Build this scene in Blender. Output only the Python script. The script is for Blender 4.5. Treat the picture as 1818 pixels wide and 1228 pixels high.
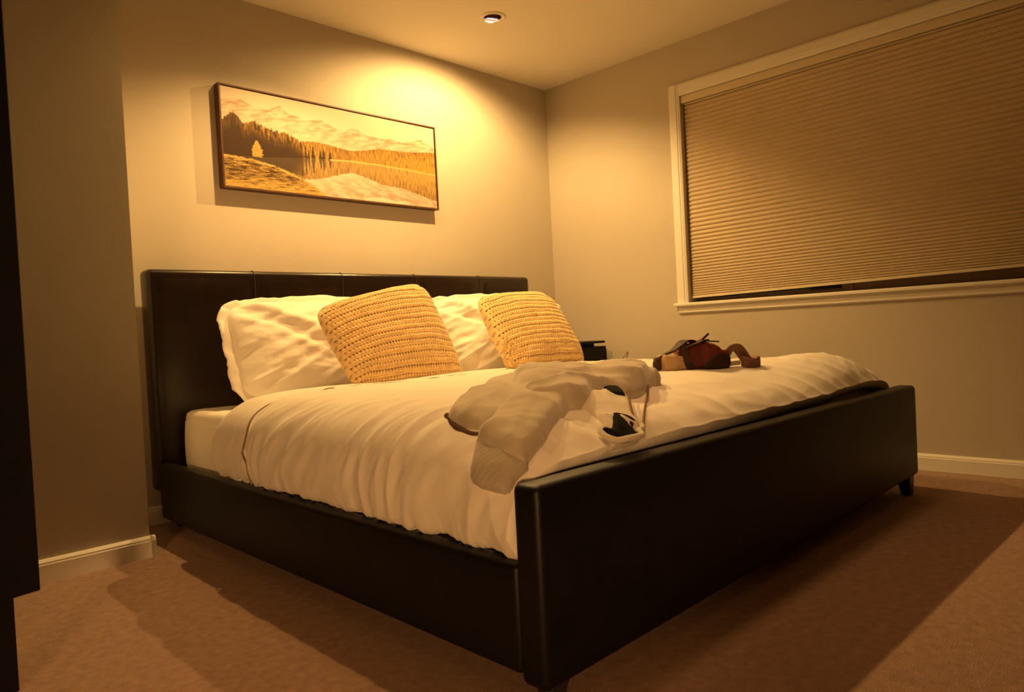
import bpy, bmesh, math, random
from mathutils import Vector, Matrix, noise
random.seed(7)
S = bpy.context.scene
for o in list(bpy.data.objects): bpy.data.objects.remove(o)

# ------------------------------------------------------------------ camera
CAM = Vector((-3.82820754, -3.36519756, 0.76870711))
RX = Vector((0.70456756, -0.70780979, -0.05089066))
UX = Vector((0.05075117, -0.02127114, 0.99848478))
FX = Vector((0.70781981, 0.70608274, -0.02093522))
cd = bpy.data.cameras.new('camera')
cd.sensor_fit = 'HORIZONTAL'; cd.sensor_width = 36.0
cd.lens = 1277.8486 / 1818 * 36.0
cd.clip_start = 0.05
cam = bpy.data.objects.new('camera', cd)
m = Matrix((RX, UX, -FX)).transposed().to_4x4(); m.translation = CAM
cam.matrix_world = m
S.collection.objects.link(cam); S.camera = cam

# ------------------------------------------------------------------ world, lights, exposure
S.view_settings.view_transform = 'Standard'; S.view_settings.look = 'None'
S.view_settings.gamma = 1.0; S.view_settings.use_curve_mapping = False
S.view_settings.exposure = 0.0
w = bpy.data.worlds.new('night'); S.world = w; w.use_nodes = True
w.node_tree.nodes['Background'].inputs[0].default_value = (0.02, 0.025, 0.04, 1)
w.node_tree.nodes['Background'].inputs[1].default_value = 0.2
WARM = (1.0, 0.60, 0.20)
def spot(name, loc, target, watts, angle, blend, radius, col=WARM):
    l = bpy.data.lights.new(name, 'SPOT'); l.energy = watts; l.color = col
    l.spot_size = math.radians(angle); l.spot_blend = blend; l.shadow_soft_size = radius
    o = bpy.data.objects.new(name, l); o.location = loc
    o.rotation_euler = (Vector(target) - Vector(loc)).to_track_quat('-Z', 'Y').to_euler()
    S.collection.objects.link(o); return o
LAMP = Vector((-1.10, -0.625, 2.44))
spot('wall_spot_light', LAMP + Vector((.02, 0.035, -0.012)), LAMP + Vector((.02, .28, -1)), 138, 154, .50, 0.016)
spot('bed_spot_light', (-2.05, -0.59, 2.428), (-2.20, -0.93, 0), 110, 136, .6, 0.018, (1.0, 0.58, 0.19))
spot('added_side_fill_light', (-5.9, -5.05, 0.80), (-2.7, -1.45, .42), 450, 34, .6, 0.22, (1.0, 0.50, 0.17))  # added fill that brightens the comforter's left side, no known lamp
spot('added_foot_fill_light', (-2.05, -2.0, 2.42), (-1.9, -2.45, 0), 60, 116, 1.0, 0.20, (1.0, 0.5, 0.19))  # added fill for the comforter top and the floor by the footboard

# ------------------------------------------------------------------ helpers
def link(o):
    S.collection.objects.link(o); return o
def tag(o, label=None, cat=None, group=None, kind=None):
    for k, v in (('label', label), ('category', cat), ('group', group), ('kind', kind)):
        if v: o[k] = v
    return o
def thing(name, loc, label, cat, group=None):
    o = bpy.data.objects.new(name, None); o.empty_display_size = .05
    o.location = loc; link(o); return tag(o, label, cat, group)
def attach(o, parent):
    """o's mesh is in world coordinates; keep it there under an unrotated parent"""
    if parent is not None:
        o.parent = parent
        p = parent; t = Vector((0, 0, 0))
        while p is not None: t += p.location; p = p.parent
        o.location = -t if parent.type == 'EMPTY' else Vector((0, 0, 0))
        if parent.type != 'EMPTY': o.location = (0, 0, 0)
    return o
def obj(name, me_or_bm, mat, parent=None, smooth=False):
    if isinstance(me_or_bm, bmesh.types.BMesh):
        me = bpy.data.meshes.new(name); me_or_bm.to_mesh(me); me_or_bm.free()
    else: me = me_or_bm
    if mat: me.materials.append(mat)
    if smooth:
        for p in me.polygons: p.use_smooth = True
    o = bpy.data.objects.new(name, me); link(o)
    return attach(o, parent)
def box(bm, a, b, bevel=0.0, seg=2):
    x0, y0, z0 = [min(a[i], b[i]) for i in range(3)]; x1, y1, z1 = [max(a[i], b[i]) for i in range(3)]
    vs = [bm.verts.new(p) for p in ((x0,y0,z0),(x1,y0,z0),(x1,y1,z0),(x0,y1,z0),(x0,y0,z1),(x1,y0,z1),(x1,y1,z1),(x0,y1,z1))]
    fs = [bm.faces.new([vs[i] for i in q]) for q in ((0,3,2,1),(4,5,6,7),(0,1,5,4),(1,2,6,5),(2,3,7,6),(3,0,4,7))]
    if bevel:
        es = set(e for f in fs for e in f.edges)
        bmesh.ops.bevel(bm, geom=list(es), offset=bevel, segments=seg, profile=.5, affect='EDGES')
    return vs
def boxobj(name, a, b, mat, parent=None, bevel=0.0, seg=2, xf=None):
    bm = bmesh.new(); box(bm, a, b, bevel, seg)
    if xf:
        for v in bm.verts: v.co = Vector(xf(*v.co))
    return obj(name, bm, mat, parent, smooth=False)
def mesh_from(name, verts, faces):
    me = bpy.data.meshes.new(name); me.from_pydata([tuple(v) for v in verts], [], faces); me.update(); return me
def grid_faces(nx, ny, off=0, flip=False):
    F = []
    for i in range(nx - 1):
        for j in range(ny - 1):
            q = (off+i*ny+j, off+(i+1)*ny+j, off+(i+1)*ny+j+1, off+i*ny+j+1)
            F.append(q[::-1] if flip else q)
    return F
def tube(name, pts, r, mat, parent=None, n=8, taper=None):
    P = [Vector(p) for p in pts]; V = []; F = []
    for i, p in enumerate(P):
        t = (P[min(i+1, len(P)-1)] - P[max(i-1, 0)]).normalized()
        a = t.cross(Vector((0.13, 0.2, 1))).normalized(); b = t.cross(a)
        rr = r * (taper(i/(len(P)-1)) if taper else 1)
        for k in range(n):
            an = 2*math.pi*k/n
            V.append(p + rr*(math.cos(an)*a + math.sin(an)*b))
    for i in range(len(P)-1):
        for k in range(n):
            F.append((i*n+k, i*n+(k+1) % n, (i+1)*n+(k+1) % n, (i+1)*n+k))
    F.append(tuple(range(n))[::-1]); F.append(tuple((len(P)-1)*n+k for k in range(n)))
    return obj(name, mesh_from(name, V, F), mat, parent, smooth=True)
def smoothpts(pts, n=6):
    P = [Vector(p) for p in pts]; out = []
    for i in range(len(P)-1):
        a, b, c, d = P[max(i-1,0)], P[i], P[i+1], P[min(i+2,len(P)-1)]
        for k in range(n):
            t = k/n
            out.append(.5*((2*b)+(c-a)*t+(2*a-5*b+4*c-d)*t*t+(3*b-a-3*c+d)*t**3))
    out.append(P[-1]); return out
def lathe(name, prof, mat, parent, centre, n=40, axis=None):
    V = []; F = []
    q = Vector((0,0,1)).rotation_difference(Vector(axis)) if axis else None
    for r, z in prof:
        for k in range(n):
            a = 2*math.pi*k/n; v = Vector((r*math.cos(a), r*math.sin(a), z))
            if q: v = q @ v
            V.append(v + Vector(centre))
    for i in range(len(prof)-1):
        for k in range(n):
            F.append((i*n+k, i*n+(k+1) % n, (i+1)*n+(k+1) % n, (i+1)*n+k))
    if prof[0][0] < 1e-4 or prof[-1][0] < 1e-4: pass
    return obj(name, mesh_from(name, V, F), mat, parent, smooth=True)
def prism(bm, prof, p0, p1, out, up=Vector((0,0,1))):
    """extrude a (out, up) profile from p0 to p1"""
    p0 = Vector(p0); p1 = Vector(p1); out = Vector(out)
    a = [bm.verts.new(p0 + out*x + up*z) for x, z in prof]; b = [bm.verts.new(p1 + out*x + up*z) for x, z in prof]
    n = len(prof)
    for i in range(n): bm.faces.new((a[i], a[(i+1) % n], b[(i+1) % n], b[i]))
    bm.faces.new(a[::-1]); bm.faces.new(b)
    bmesh.ops.recalc_face_normals(bm, faces=bm.faces)
def fbm(x, y, z=0., o=4):
    return noise.fractal(Vector((x, y, z)), 1.0, 2.0, o)
def n2(x, y, z=0.): return noise.noise(Vector((x, y, z)))

# ------------------------------------------------------------------ materials
def material(name, col, rough=.8, spec=.3, bump=None, var=None, sheen=0, metal=0, emit=None, coat=0):
    """bump=(scale, strength, distance); var=(scale, amount) tints the base colour with noise"""
    mt = bpy.data.materials.new(name); mt.use_nodes = True; nt = mt.node_tree; N = nt.nodes; L = nt.links
    b = N['Principled BSDF']; b.inputs['Roughness'].default_value = rough
    b.inputs['Specular IOR Level'].default_value = spec; b.inputs['Metallic'].default_value = metal
    b.inputs['Sheen Weight'].default_value = sheen; b.inputs['Coat Weight'].default_value = coat
    b.inputs['Base Color'].default_value = (*col, 1)
    tc = N.new('ShaderNodeTexCoord')
    if var:
        n = N.new('ShaderNodeTexNoise'); n.inputs['Scale'].default_value = var[0]; n.inputs['Detail'].default_value = 5
        L.new(tc.outputs['Object'], n.inputs['Vector'])
        r = N.new('ShaderNodeValToRGB')
        r.color_ramp.elements[0].position = .3; r.color_ramp.elements[1].position = .7
        a = var[1]
        r.color_ramp.elements[0].color = (*[c*(1-a) for c in col], 1); r.color_ramp.elements[1].color = (*[min(1, c*(1+a)) for c in col], 1)
        L.new(n.outputs['Fac'], r.inputs['Fac']); L.new(r.outputs['Color'], b.inputs['Base Color'])
    if bump:
        n = N.new('ShaderNodeTexNoise'); n.inputs['Scale'].default_value = bump[0]; n.inputs['Detail'].default_value = 6
        L.new(tc.outputs['Object'], n.inputs['Vector'])
        bp = N.new('ShaderNodeBump'); bp.inputs['Strength'].default_value = bump[1]; bp.inputs['Distance'].default_value = bump[2]
        L.new(n.outputs['Fac'], bp.inputs['Height']); L.new(bp.outputs['Normal'], b.inputs['Normal'])
    if emit:
        b.inputs['Emission Color'].default_value = (*emit[0], 1); b.inputs['Emission Strength'].default_value = emit[1]
    return mt
M = {}
M['wall'] = material('wall_paint', (.52,.46,.38), .85, .2, (220, .12, .002), (3, .02))
M['wall_far'] = material('wall_paint_dark_low_bounce', (.25,.20,.15), .85, .2, (220, .12, .002), (3, .02))  # unseen walls, coloured darker to cut the bounced light
M['ceiling'] = material('ceiling_paint', (.74,.69,.61), .9, .15, (160, .12, .002))
M['trim'] = material('white_trim_paint', (.78,.74,.66), .45, .4, (60, .04, .001))
M['carpet'] = material('carpet_pile', (.45,.275,.19), .95, .1, (330, .9, .01), (38, .16), sheen=.2)
M['leather'] = material('black_leather', (.0045,.0035,.0032), .48, .26, (90, .25, .0015), (12, .25))
M['leather_head'] = material('dark_brown_glossy_leather', (.011,.0050,.0036), .30, .5, (90, .2, .0012), (12, .25))
M['stitch'] = material('seam_thread', (.085,.040,.025), .6, .3)
M['darkwood'] = material('dark_stained_wood', (.018,.012,.010), .35, .5, (25, .1, .001), (9, .3))
M['cabinet'] = material('black_stained_oak', (.004,.004,.0045), .6, .25, (30, .15, .001), (7, .3))
M['sheet'] = material('white_cotton_sheet', (.80,.75,.66), .85, .2, (420, .08, .0008), sheen=.15)
M['duvet'] = material('white_cotton_duvet', (.78,.73,.64), .85, .2, (300, .10, .001), sheen=.2)
M['seam_shade'] = material('duvet_seam_painted_shade', (.26,.16,.10), .9, .1)  # groove shade along the duvet seam, painted as a brown line
M['sham'] = material('white_cotton_pillowcase', (.84,.80,.72), .85, .2, (380, .08, .0008), sheen=.15)
M['yarn'] = material('mustard_yarn', (.80,.56,.25), .95, .1, (600, .5, .0012), (30, .10), sheen=.4)
M['fleece'] = material('grey_beige_sweatshirt_fleece', (.46,.40,.30), .95, .1, (420, .5, .0015), (22, .07), sheen=.4)
M['fleece_rib'] = material('ribbed_cuff_knit', (.40,.35,.27), .95, .1, (420, .5, .0015), sheen=.3)
M['cuff_shade'] = material('painted_cuff_shade', (.10,.06,.045), .95, .1)  # dark brown standing for the shade inside the sleeve end
M['lining'] = material('cream_lining_cloth', (.60,.54,.43), .9, .1, (300, .3, .001), sheen=.3)
M['painted_hollow_shade'] = material('painted_hollow_shade', (.010,.009,.009), .95, .1)  # near-black colour painted as shade inside the sweatshirt's openings
M['cord'] = material('brown_cord', (.20,.12,.06), .8, .2)
M['frame'] = material('dark_walnut_frame', (.085,.035,.018), .45, .4, (40, .1, .001), (20, .25))
M['shade'] = material('cream_pleated_fabric', (.58,.47,.33), .95, .1, (260, .2, .0008), (5, .03))
M['shade_rail'] = material('cream_rail', (.66,.57,.42), .5, .35)
M['sash'] = material('brown_window_sash', (.22,.14,.10), .5, .3)
M['glass'] = material('night_window_glass', (.02,.02,.025), .06, .5)
M['maroon'] = material('maroon_leather', (.16,.030,.022), .6, .35, (60, .4, .003), (18, .25))
M['maroon_dark'] = material('dark_brown_leather', (.040,.016,.012), .65, .3, (60, .4, .003), (18, .3))
M['tan'] = material('tan_paper', (.50,.33,.17), .8, .2, (20, .1, .001), (7, .08))
M['rose'] = material('dusty_rose_ribbon', (.27,.15,.11), .8, .2, (80, .3, .001))
M['card'] = material('cream_card', (.78,.66,.42), .7, .2)
M['brass'] = material('aged_brass', (.30,.20,.10), .4, .5, metal=.8)
M['lamp_trim'] = material('white_enamel_ring', (.72,.66,.56), .5, .4)
M['lamp_inner'] = material('baffle_brown', (.16,.07,.05), .5, .4)
M['bulb'] = material('lit_bulb_face', (1,.9,.7), .5, .3, emit=((1.0,.86,.62), 7))
# yarn: shade in the gaps between the stitches is painted in as dark brown
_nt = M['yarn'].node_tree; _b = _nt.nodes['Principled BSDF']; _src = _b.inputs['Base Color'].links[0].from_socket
_a = _nt.nodes.new('ShaderNodeVertexColor'); _a.layer_name = 'gap_shade'
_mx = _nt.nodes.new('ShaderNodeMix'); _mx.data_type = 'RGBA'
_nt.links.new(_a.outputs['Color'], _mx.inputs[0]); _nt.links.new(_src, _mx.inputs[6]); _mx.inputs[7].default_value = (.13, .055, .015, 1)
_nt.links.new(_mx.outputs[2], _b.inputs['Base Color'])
# ------------------------------------------------------------------ bed frame of reference and comforter surface
TH=-0.0193; OX,OY=-2.7561,-.1514
CT,ST=math.cos(TH),math.sin(TH)
def BW(u,v,z): return (OX+u*CT-v*ST, OY+u*ST+v*CT, z)
PROF=[(.0,.055,.285),(.05,.036,.335),(.10,.025,.385),(.155,.03,.44),(.21,.05,.49),(.265,.09,.528),(.33,.15,.556),(.45,.27,.570),(.82,.64,.574),(1.325,1.145,.578)]
HALF=1.325
TV=[(-.53,.70),(-.55,.85),(-.585,.96),(-.65,1.01),(-.78,1.0),(-1.2,1.0),(-1.75,1.0),(-1.87,.975),(-1.96,.915),(-2.04,.83),(-2.10,.74),(-2.145,.62)]
def interp(T,x,k=1):
    # smooth monotone interpolation (catmull-rom tangents)
    n=len(T)
    asc=T[-1][0]>T[0][0]
    i=0
    while i<n-2 and ((x>T[i+1][0]) if asc else (x<T[i+1][0])): i+=1
    x0,x1=T[i][0],T[i+1][0]; h=x1-x0
    t=min(1,max(0,(x-x0)/h))
    y0,y1=T[i][k],T[i+1][k]
    def slope(j):
        if j<=0: return (T[1][k]-T[0][k])/(T[1][0]-T[0][0])
        if j>=n-1: return 0. if k==2 and T is PROF else (T[-1][k]-T[-2][k])/(T[-1][0]-T[-2][0])
        return (T[j+1][k]-T[j-1][k])/(T[j+1][0]-T[j-1][0])
    m0,m1=slope(i)*h,slope(i+1)*h
    t2=t*t;t3=t2*t
    return (2*t3-3*t2+1)*y0+(t3-2*t2+t)*m0+(-2*t3+3*t2)*y1+(t3-t2)*m1
def surf(s,v):
    """comforter base surface; s = arc distance from the near (left) hem, 0..2*HALF; v = metres from the headboard (negative)"""
    m=s if s<=HALF else 2*HALF-s
    u=interp(PROF,m,1); z=interp(PROF,m,2)
    if s>HALF: u=2.29-u
    z=.285+(z-.285)*interp(TV,v)
    z+=.045*math.exp(-((u-1.95)/.33)**2-((v+2.0)/.15)**2)
    return BW(u,v,z)
def normal(s,v):
    e=.004
    a=surf(max(s-e,0),v);b=surf(min(s+e,2*HALF),v);c=surf(s,min(v+e,-.53));d=surf(s,max(v-e,-2.145))
    p=[b[i]-a[i] for i in range(3)];q=[c[i]-d[i] for i in range(3)]
    n=[p[1]*q[2]-p[2]*q[1],p[2]*q[0]-p[0]*q[2],p[0]*q[1]-p[1]*q[0]]
    l=math.sqrt(sum(x*x for x in n)) or 1
    return [x/l for x in n]
# ------------------------------------------------------------------ the setting
H = 2.44
JX, JY = -2.9195, -0.5077          # corner of the wall that juts out on the left
XL, YF = -4.9, -5.4
def structure(name, bm, mat, parent=None): return tag(obj(name, bm, mat, parent), kind='structure' if parent is None else None)
bm = bmesh.new(); box(bm, (XL-.1, YF-.1, -.1), (.15, .15, 0)); structure('floor', bm, M['carpet'])
# ceiling slab with the round opening of the downlight
RH = .047; bm = bmesh.new(); N0 = 40
ring = [bm.verts.new((LAMP.x + RH*math.cos(2*math.pi*k/N0), LAMP.y + RH*math.sin(2*math.pi*k/N0), H)) for k in range(N0)]
q = .4
sq = [bm.verts.new((LAMP.x + q*c, LAMP.y + q*s, H)) for c, s in [(max(-1, min(1, 1.4142*math.cos(2*math.pi*k/N0))), max(-1, min(1, 1.4142*math.sin(2*math.pi*k/N0)))) for k in range(N0)]]
for k in range(N0): bm.faces.new((ring[k], ring[(k+1) % N0], sq[(k+1) % N0], sq[k]))
def quad(x0, y0, x1, y1): bm.faces.new([bm.verts.new(p) for p in ((x0,y0,H),(x1,y0,H),(x1,y1,H),(x0,y1,H))])
quad(XL-.1, YF-.1, .15, LAMP.y-q); quad(XL-.1, LAMP.y+q, .15, .15); quad(XL-.1, LAMP.y-q, LAMP.x-q, LAMP.y+q); quad(LAMP.x+q, LAMP.y-q, .15, LAMP.y+q)
bmesh.ops.recalc_face_normals(bm, faces=bm.faces)
structure('ceiling', bm, M['ceiling'])
bm = bmesh.new(); box(bm, (JX, 0, 0), (.15, .15, H)); structure('wall_back', bm, M['wall'])
bm = bmesh.new(); box(bm, (XL, JY, 0), (JX, .15, H)); structure('wall_left', bm, M['wall'])
DY0, DY1 = -3.40, -4.55            # added opening that lets the side fill light in, behind and left of the camera
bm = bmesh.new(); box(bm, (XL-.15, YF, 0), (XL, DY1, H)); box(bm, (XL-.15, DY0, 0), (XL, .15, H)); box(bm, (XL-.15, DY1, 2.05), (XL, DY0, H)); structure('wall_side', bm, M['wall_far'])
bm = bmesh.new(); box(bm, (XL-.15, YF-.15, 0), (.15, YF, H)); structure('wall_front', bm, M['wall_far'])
WY0, WY1, WZ0, WZ1 = -1.068, -3.45, .884, 2.118
bm = bmesh.new()
box(bm, (0, 0, 0), (.15, WY0, H)); box(bm, (0, WY1, 0), (.15, YF, H))
box(bm, (0, WY0, 0), (.15, WY1, WZ0-.02)); box(bm, (0, WY0, WZ1), (.15, WY1, H))
structure('wall_right', bm, M['wall'])
# baseboards: flat board with a small stepped top
BP = [(0,0),(.017,0),(.017,.060),(.0145,.064),(.0145,.069),(.008,.076),(.005,.0785),(0,.0785)]
bm = bmesh.new(); prism(bm, BP, (XL, JY, 0), (JX+.017, JY, 0), (0,-1,0)); prism(bm, BP, (JX, JY-.017, 0), (JX, 0, 0), (1,0,0))
structure('baseboard_left', bm, M['trim'])
bm = bmesh.new(); prism(bm, BP, (JX+.017, 0, 0), (-.017, 0, 0), (0,-1,0)); structure('baseboard_back', bm, M['trim'])
bm = bmesh.new(); prism(bm, BP, (0, -.0, 0), (0, YF, 0), (-1,0,0)); structure('baseboard_right', bm, M['trim'])
# window: casing, stool, apron, jambs, sash and dark panes
win = tag(thing('window_1', (0, (WY0+WY1)/2, WZ0), None, None), kind='structure')
CP = [(0,0),(.012,0),(.012,.006),(.017,.010),(.017,.048),(.013,.052),(.013,.060),(.009,.066),(.009,.070),(0,.070)]
def casing(name, p0, p1, outward):   # profile up = direction away from the opening
    bm = bmesh.new(); out = Vector((-1,0,0)); up = Vector(outward)
    pr = [(x, .070-z) for x, z in CP]
    prism(bm, pr, p0, p1, out, up); return obj(name, bm, M['trim'], win)
casing('casing', (0, WY0, WZ0), (0, WY0, WZ1+.070), (0,1,0))
casing('casing', (0, WY1, WZ0), (0, WY1, WZ1+.070), (0,-1,0))
casing('casing', (0, WY0-.0005, WZ1), (0, WY1+.0005, WZ1), (0,0,1))
boxobj('window_stool', (-.036, WY0+.088, WZ0-.020), (.075, WY1-.088, WZ0), M['trim'], win, .006, 3)
bm = bmesh.new(); prism(bm, [(0,0),(.006,0),(.014,.008),(.014,.036),(.019,.041),(.019,.045),(0,.045)], (0, WY0+.066, WZ0-.065), (0, WY1-.066, WZ0-.065), (-1,0,0))
obj('window_apron', bm, M['trim'], win)
bm = bmesh.new()
box(bm, (.0, WY0+.012, WZ0), (.148, WY0+.0005, WZ1)); box(bm, (.0, WY1-.012, WZ0), (.148, WY1-.0005, WZ1)); box(bm, (0, WY0, WZ1+.0005), (.148, WY1, WZ1+.012))
obj('jamb', bm, M['trim'], win)
wm = -1.955                        # meeting stile of the two sashes
for a, b, rail in ((WY0, wm, .022), (wm-.03, WY1, .075)):
    bm = bmesh.new(); f = .030
    box(bm, (.095, a, WZ0), (.125, a-f, WZ1)); box(bm, (.095, b+f, WZ0), (.125, b, WZ1))
    box(bm, (.095, a-f, WZ0), (.125, b+f, WZ0+rail)); box(bm, (.095, a-f, WZ1-f), (.125, b+f, WZ1))
    s = obj('sash', bm, M['sash'], win)
    boxobj('pane', (.107, a-f, WZ0+rail), (.113, b+f, WZ1-f), M['glass'], s)
boxobj('mullion', (.09, wm, WZ0), (.13, wm-.03, WZ1), M['sash'], win)

# ------------------------------------------------------------------ pleated blind
bl = thing('pleated_blind', (.04, wm, WZ0), 'cream pleated blind lowered almost to the sill inside the window frame', 'blind')
Y0, Y1 = WY0-.010, WY1+.010
bm = bmesh.new(); prism(bm, [(-.014,0),(-.017,.006),(-.017,.040),(.03,.040),(.03,0)], (.02, WY0-.004, WZ1-.042), (.02, WY1+.004, WZ1-.042), (1,0,0)); obj('headrail', bm, M['shade_rail'], bl)
def zbot(y): return .925 + (-(y-WY0))*.0165   # the bottom rail hangs slightly askew
NP = 50; ztop = WZ1-.052
fr = [0.]; 
for k in range(NP): fr.append(fr[-1] + (1.0 if k < 26 else max(.50, 1.0-(k-26)*.024)))
fr = [f/fr[-1] for f in fr]
V = []; F = []
ys = [Y0 + (Y1-Y0)*i/24 for i in range(25)]
prof = []
for k in range(NP):
    for t in (0, .28, .5, .72):
        prof.append((fr[k] + (fr[k+1]-fr[k])*t, math.sin(math.pi*t)**.75))
prof.append((1., 0.))
for y in ys:
    zb = zbot(y)
    for f, d in prof: V.append((.036 - .009*d, y, ztop + (zb-ztop)*f))
n = len(prof)
for y in ys:
    zb = zbot(y)
    for f, d in prof: V.append((.036 + .009*d, y, ztop + (zb-ztop)*f))
F = grid_faces(25, n) + grid_faces(25, n, 25*n, True)
F += [(j, j+1, 25*n+j+1, 25*n+j) for j in range(n-1)] + [(24*n+j, 49*n+j, 49*n+j+1, 24*n+j+1) for j in range(n-1)]
obj('pleated_fabric', mesh_from('pleated_fabric', V, F), M['shade'], bl)
bm = bmesh.new()
vs = box(bm, (.024, Y0, 0), (.048, Y1, .014))
for v in bm.verts: v.co.z += zbot(v.co.y) - .015
obj('bottom_rail', bm, M['shade_rail'], bl)
bm = bmesh.new(); box(bm, (.024, Y0-.002, ztop+.0), (.048, Y1+.002, ztop+.006)); obj('top_rail', bm, M['shade_rail'], bl)

# ------------------------------------------------------------------ recessed downlight
lt = thing('recessed_downlight', tuple(LAMP), 'round recessed ceiling downlight with a glowing bulb, aimed at the wall', 'ceiling light')
lathe('trim_ring', [(.046,.03),(.047,-.001),(.050,-.005),(.060,-.0065),(.070,-.004),(.072,.0)], M['lamp_trim'], lt, LAMP)
lathe('baffle', [(.046,0),(.046,.075),(.001,.075)], M['lamp_inner'], lt, LAMP)
dn = Vector((.12,.32,-.94)).normalized()
BC = LAMP + Vector((.020, .026, .006))
lathe('reflector', [(.032,-.001),(.033,.003),(.024,.036),(.012,.05),(.0005,.052)], M['lamp_inner'], lt, BC, 32, -dn)
lathe('bulb', [(.0005,0),(.031,0.0)], M['bulb'], lt, BC, 32, -dn)

# ------------------------------------------------------------------ framed picture
X0, X1, Z0, Z1 = -2.3597+.004, -1.0567, 1.5111-.002, 1.9995
PD = .048
pc = thing('framed_picture', ((X0+X1)/2, 0, Z0), 'wide framed landscape print of a mountain lake and forest above the headboard', 'picture')
fw = .008
for a, b in (((X0,0,Z0),(X1,-PD,Z0+fw)), ((X0,0,Z1-fw),(X1,-PD,Z1)), ((X0,0,Z0+fw),(X0+fw,-PD,Z1-fw)), ((X1-fw,0,Z0+fw),(X1,-PD,Z1-fw))):
    boxobj('frame_side', a, b, M['frame'], pc, .0012, 1)
boxobj('backing', (X0+fw,-.002,Z0+fw), (X1-fw,-.012,Z1-fw), M['frame'], pc)
# the print itself: a flat canvas whose colours are computed point by point
def lerp(a, b, t): t = max(0, min(1, t)); return tuple(a[i]+(b[i]-a[i])*t for i in range(3))
def tab(T, x):
    if x <= T[0][0]: return T[0][1]
    for (a, p), (b, q_) in zip(T, T[1:]):
        if x <= b: return p + (q_-p)*(x-a)/(b-a)
    return T[-1][1]
RIDGE = [(0,.14),(.05,.115),(.094,.105),(.136,.135),(.164,.165),(.22,.155),(.25,.12),(.275,.088),(.303,.146),(.345,.17),(.40,.194),(.463,.155),(.49,.185),(.519,.218),(.568,.240),(.624,.184),(.68,.235),(.735,.247),(.798,.229),(.854,.245),(.937,.168),(1,.25)]
TREES = [(0,.34),(.03,.29),(.055,.25),(.075,.30),(.10,.36),(.15,.31),(.18,.34),(.21,.36),(.25,.38),(.29,.385),(.32,.40),(.345,.43),(.365,.45),(.38,.52)]
HILLS = [(.36,.44),(.40,.42),(.47,.415),(.52,.43),(.60,.45),(.66,.42),(.735,.37),(.85,.36),(1,.30)]
SHORE = [(0,.685),(.16,.675),(.25,.645),(.40,.605),(.52,.575),(.60,.56),(.72,.555),(.86,.56),(1,.575)]
GRASS = [(0,.685),(.15,.70),(.25,.745),(.36,.83),(.44,.93),(.475,1.0)]
def picture_colour(sx, t):
    a = sx/(.802+.198*sx)
    sky = lerp((.86,.74,.60), (.92,.84,.72), t*3)
    rd = tab(RIDGE, a) + .012*n2(a*60, 3.1) + .008*n2(a*140, 1.7)
    sh = tab(SHORE, a)
    gr = tab(GRASS, a) + .012*n2(a*70, 9.3, t*20)
    def trees_top(a): return tab(TREES, a) + .035*abs(n2(a*95, 5.5)) - .02 + .025*n2(a*210, 2.2)
    def above(t):
        if a < .375 and t > trees_top(a):
            k = .5+.9*n2(a*120, t*14, 4.4)+.5*n2(a*260, t*40, 1.4)
            hl = max(0, 1-(t-trees_top(a))/.17)*(1 if a > .10 else .45)
            return lerp((.115,.062,.022), (.60,.38,.10), k*hl)
        for c0, w0, h0 in ((.385,.008,.14),(.40,.006,.10),(.42,.009,.13),(.455,.008,.09),(.47,.007,.11),(.50,.008,.08)):
            f = (t-(sh-h0))/h0
            if 0 < f < 1.0 and abs(a-c0) < w0*(.25+.75*f)*(1+.5*n2(t*90, c0*40)): return (.13,.075,.028)
        ht = tab(HILLS, a) + .010*n2(a*170, 8.8)
        if a > .34 and t > ht:
            k = .45+.8*n2(a*230, t*16, 6.1)+.35*(t-ht)/.15*(1 if a > .6 else .2)
            return lerp((.30,.17,.05), (.72,.48,.13), k)
        if t > rd:
            k = .5+1.1*n2(a*34+t*22, t*42, 2.5)+.5*n2(a*90-t*30, t*80, 1.1)
            base = lerp((.62,.44,.32), (.86,.74,.60), k)
            return lerp(base, (.88,.76,.60), (t-rd)/.34)
        return sky
    # small bright tree on the bank
    f = (t-.50)/.17
    if 0 < f < 1 and abs(a-.158) < .024*min(1, f*1.6+.15)*(1+.35*n2(t*60, a*60)) and t < .685:
        return lerp((.50,.32,.09), (.82,.62,.24), .5+n2(a*200, t*80))
    if t > gr and a < .48:
        k = .35+.9*n2(a*26, t*95, 3.3)+.5*n2(a*90, t*190, 1.9)
        k += .6*max(0, (t-.86)/.12) + (.7 if t < gr+.025 else 0)
        return lerp((.16,.09,.03), (.80,.58,.22), k)
    if t > sh:
        if t < sh+.018 and a > .5: return (.88,.66,.28)
        d = t-sh; mt_ = sh - d*.80 + .006*n2(a*20, t*160)
        c = above(max(0, mt_)) 
        c = lerp(c, (.90,.82,.70), .12)
        if a < .375: c = lerp(c, (.10,.055,.02), .35 if t < .80 else 0)
        return c
    return above(t)
NXP, NZP = 560, 215
V = []; colrs = []
for i in range(NXP):
    sx = i/(NXP-1)
    for j in range(NZP):
        t = j/(NZP-1)
        V.append((X0+fw+.003+(X1-X0-2*fw-.006)*sx, -PD+.006, Z1-fw-.003-(Z1-Z0-2*fw-.006)*t))
        colrs.extend((*[.60*c**1.35 for c in picture_colour(sx, t)], 1.0))
me = mesh_from('print', V, grid_faces(NXP, NZP, 0, True))
at = me.color_attributes.new('paint', 'FLOAT_COLOR', 'POINT'); at.data.foreach_set('color', colrs)
pm = bpy.data.materials.new('landscape_print'); pm.use_nodes = True
b = pm.node_tree.nodes['Principled BSDF']; b.inputs['Roughness'].default_value = .6; b.inputs['Specular IOR Level'].default_value = .2
an = pm.node_tree.nodes.new('ShaderNodeVertexColor'); an.layer_name = 'paint'; pm.node_tree.links.new(an.outputs['Color'], b.inputs['Base Color'])
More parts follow.
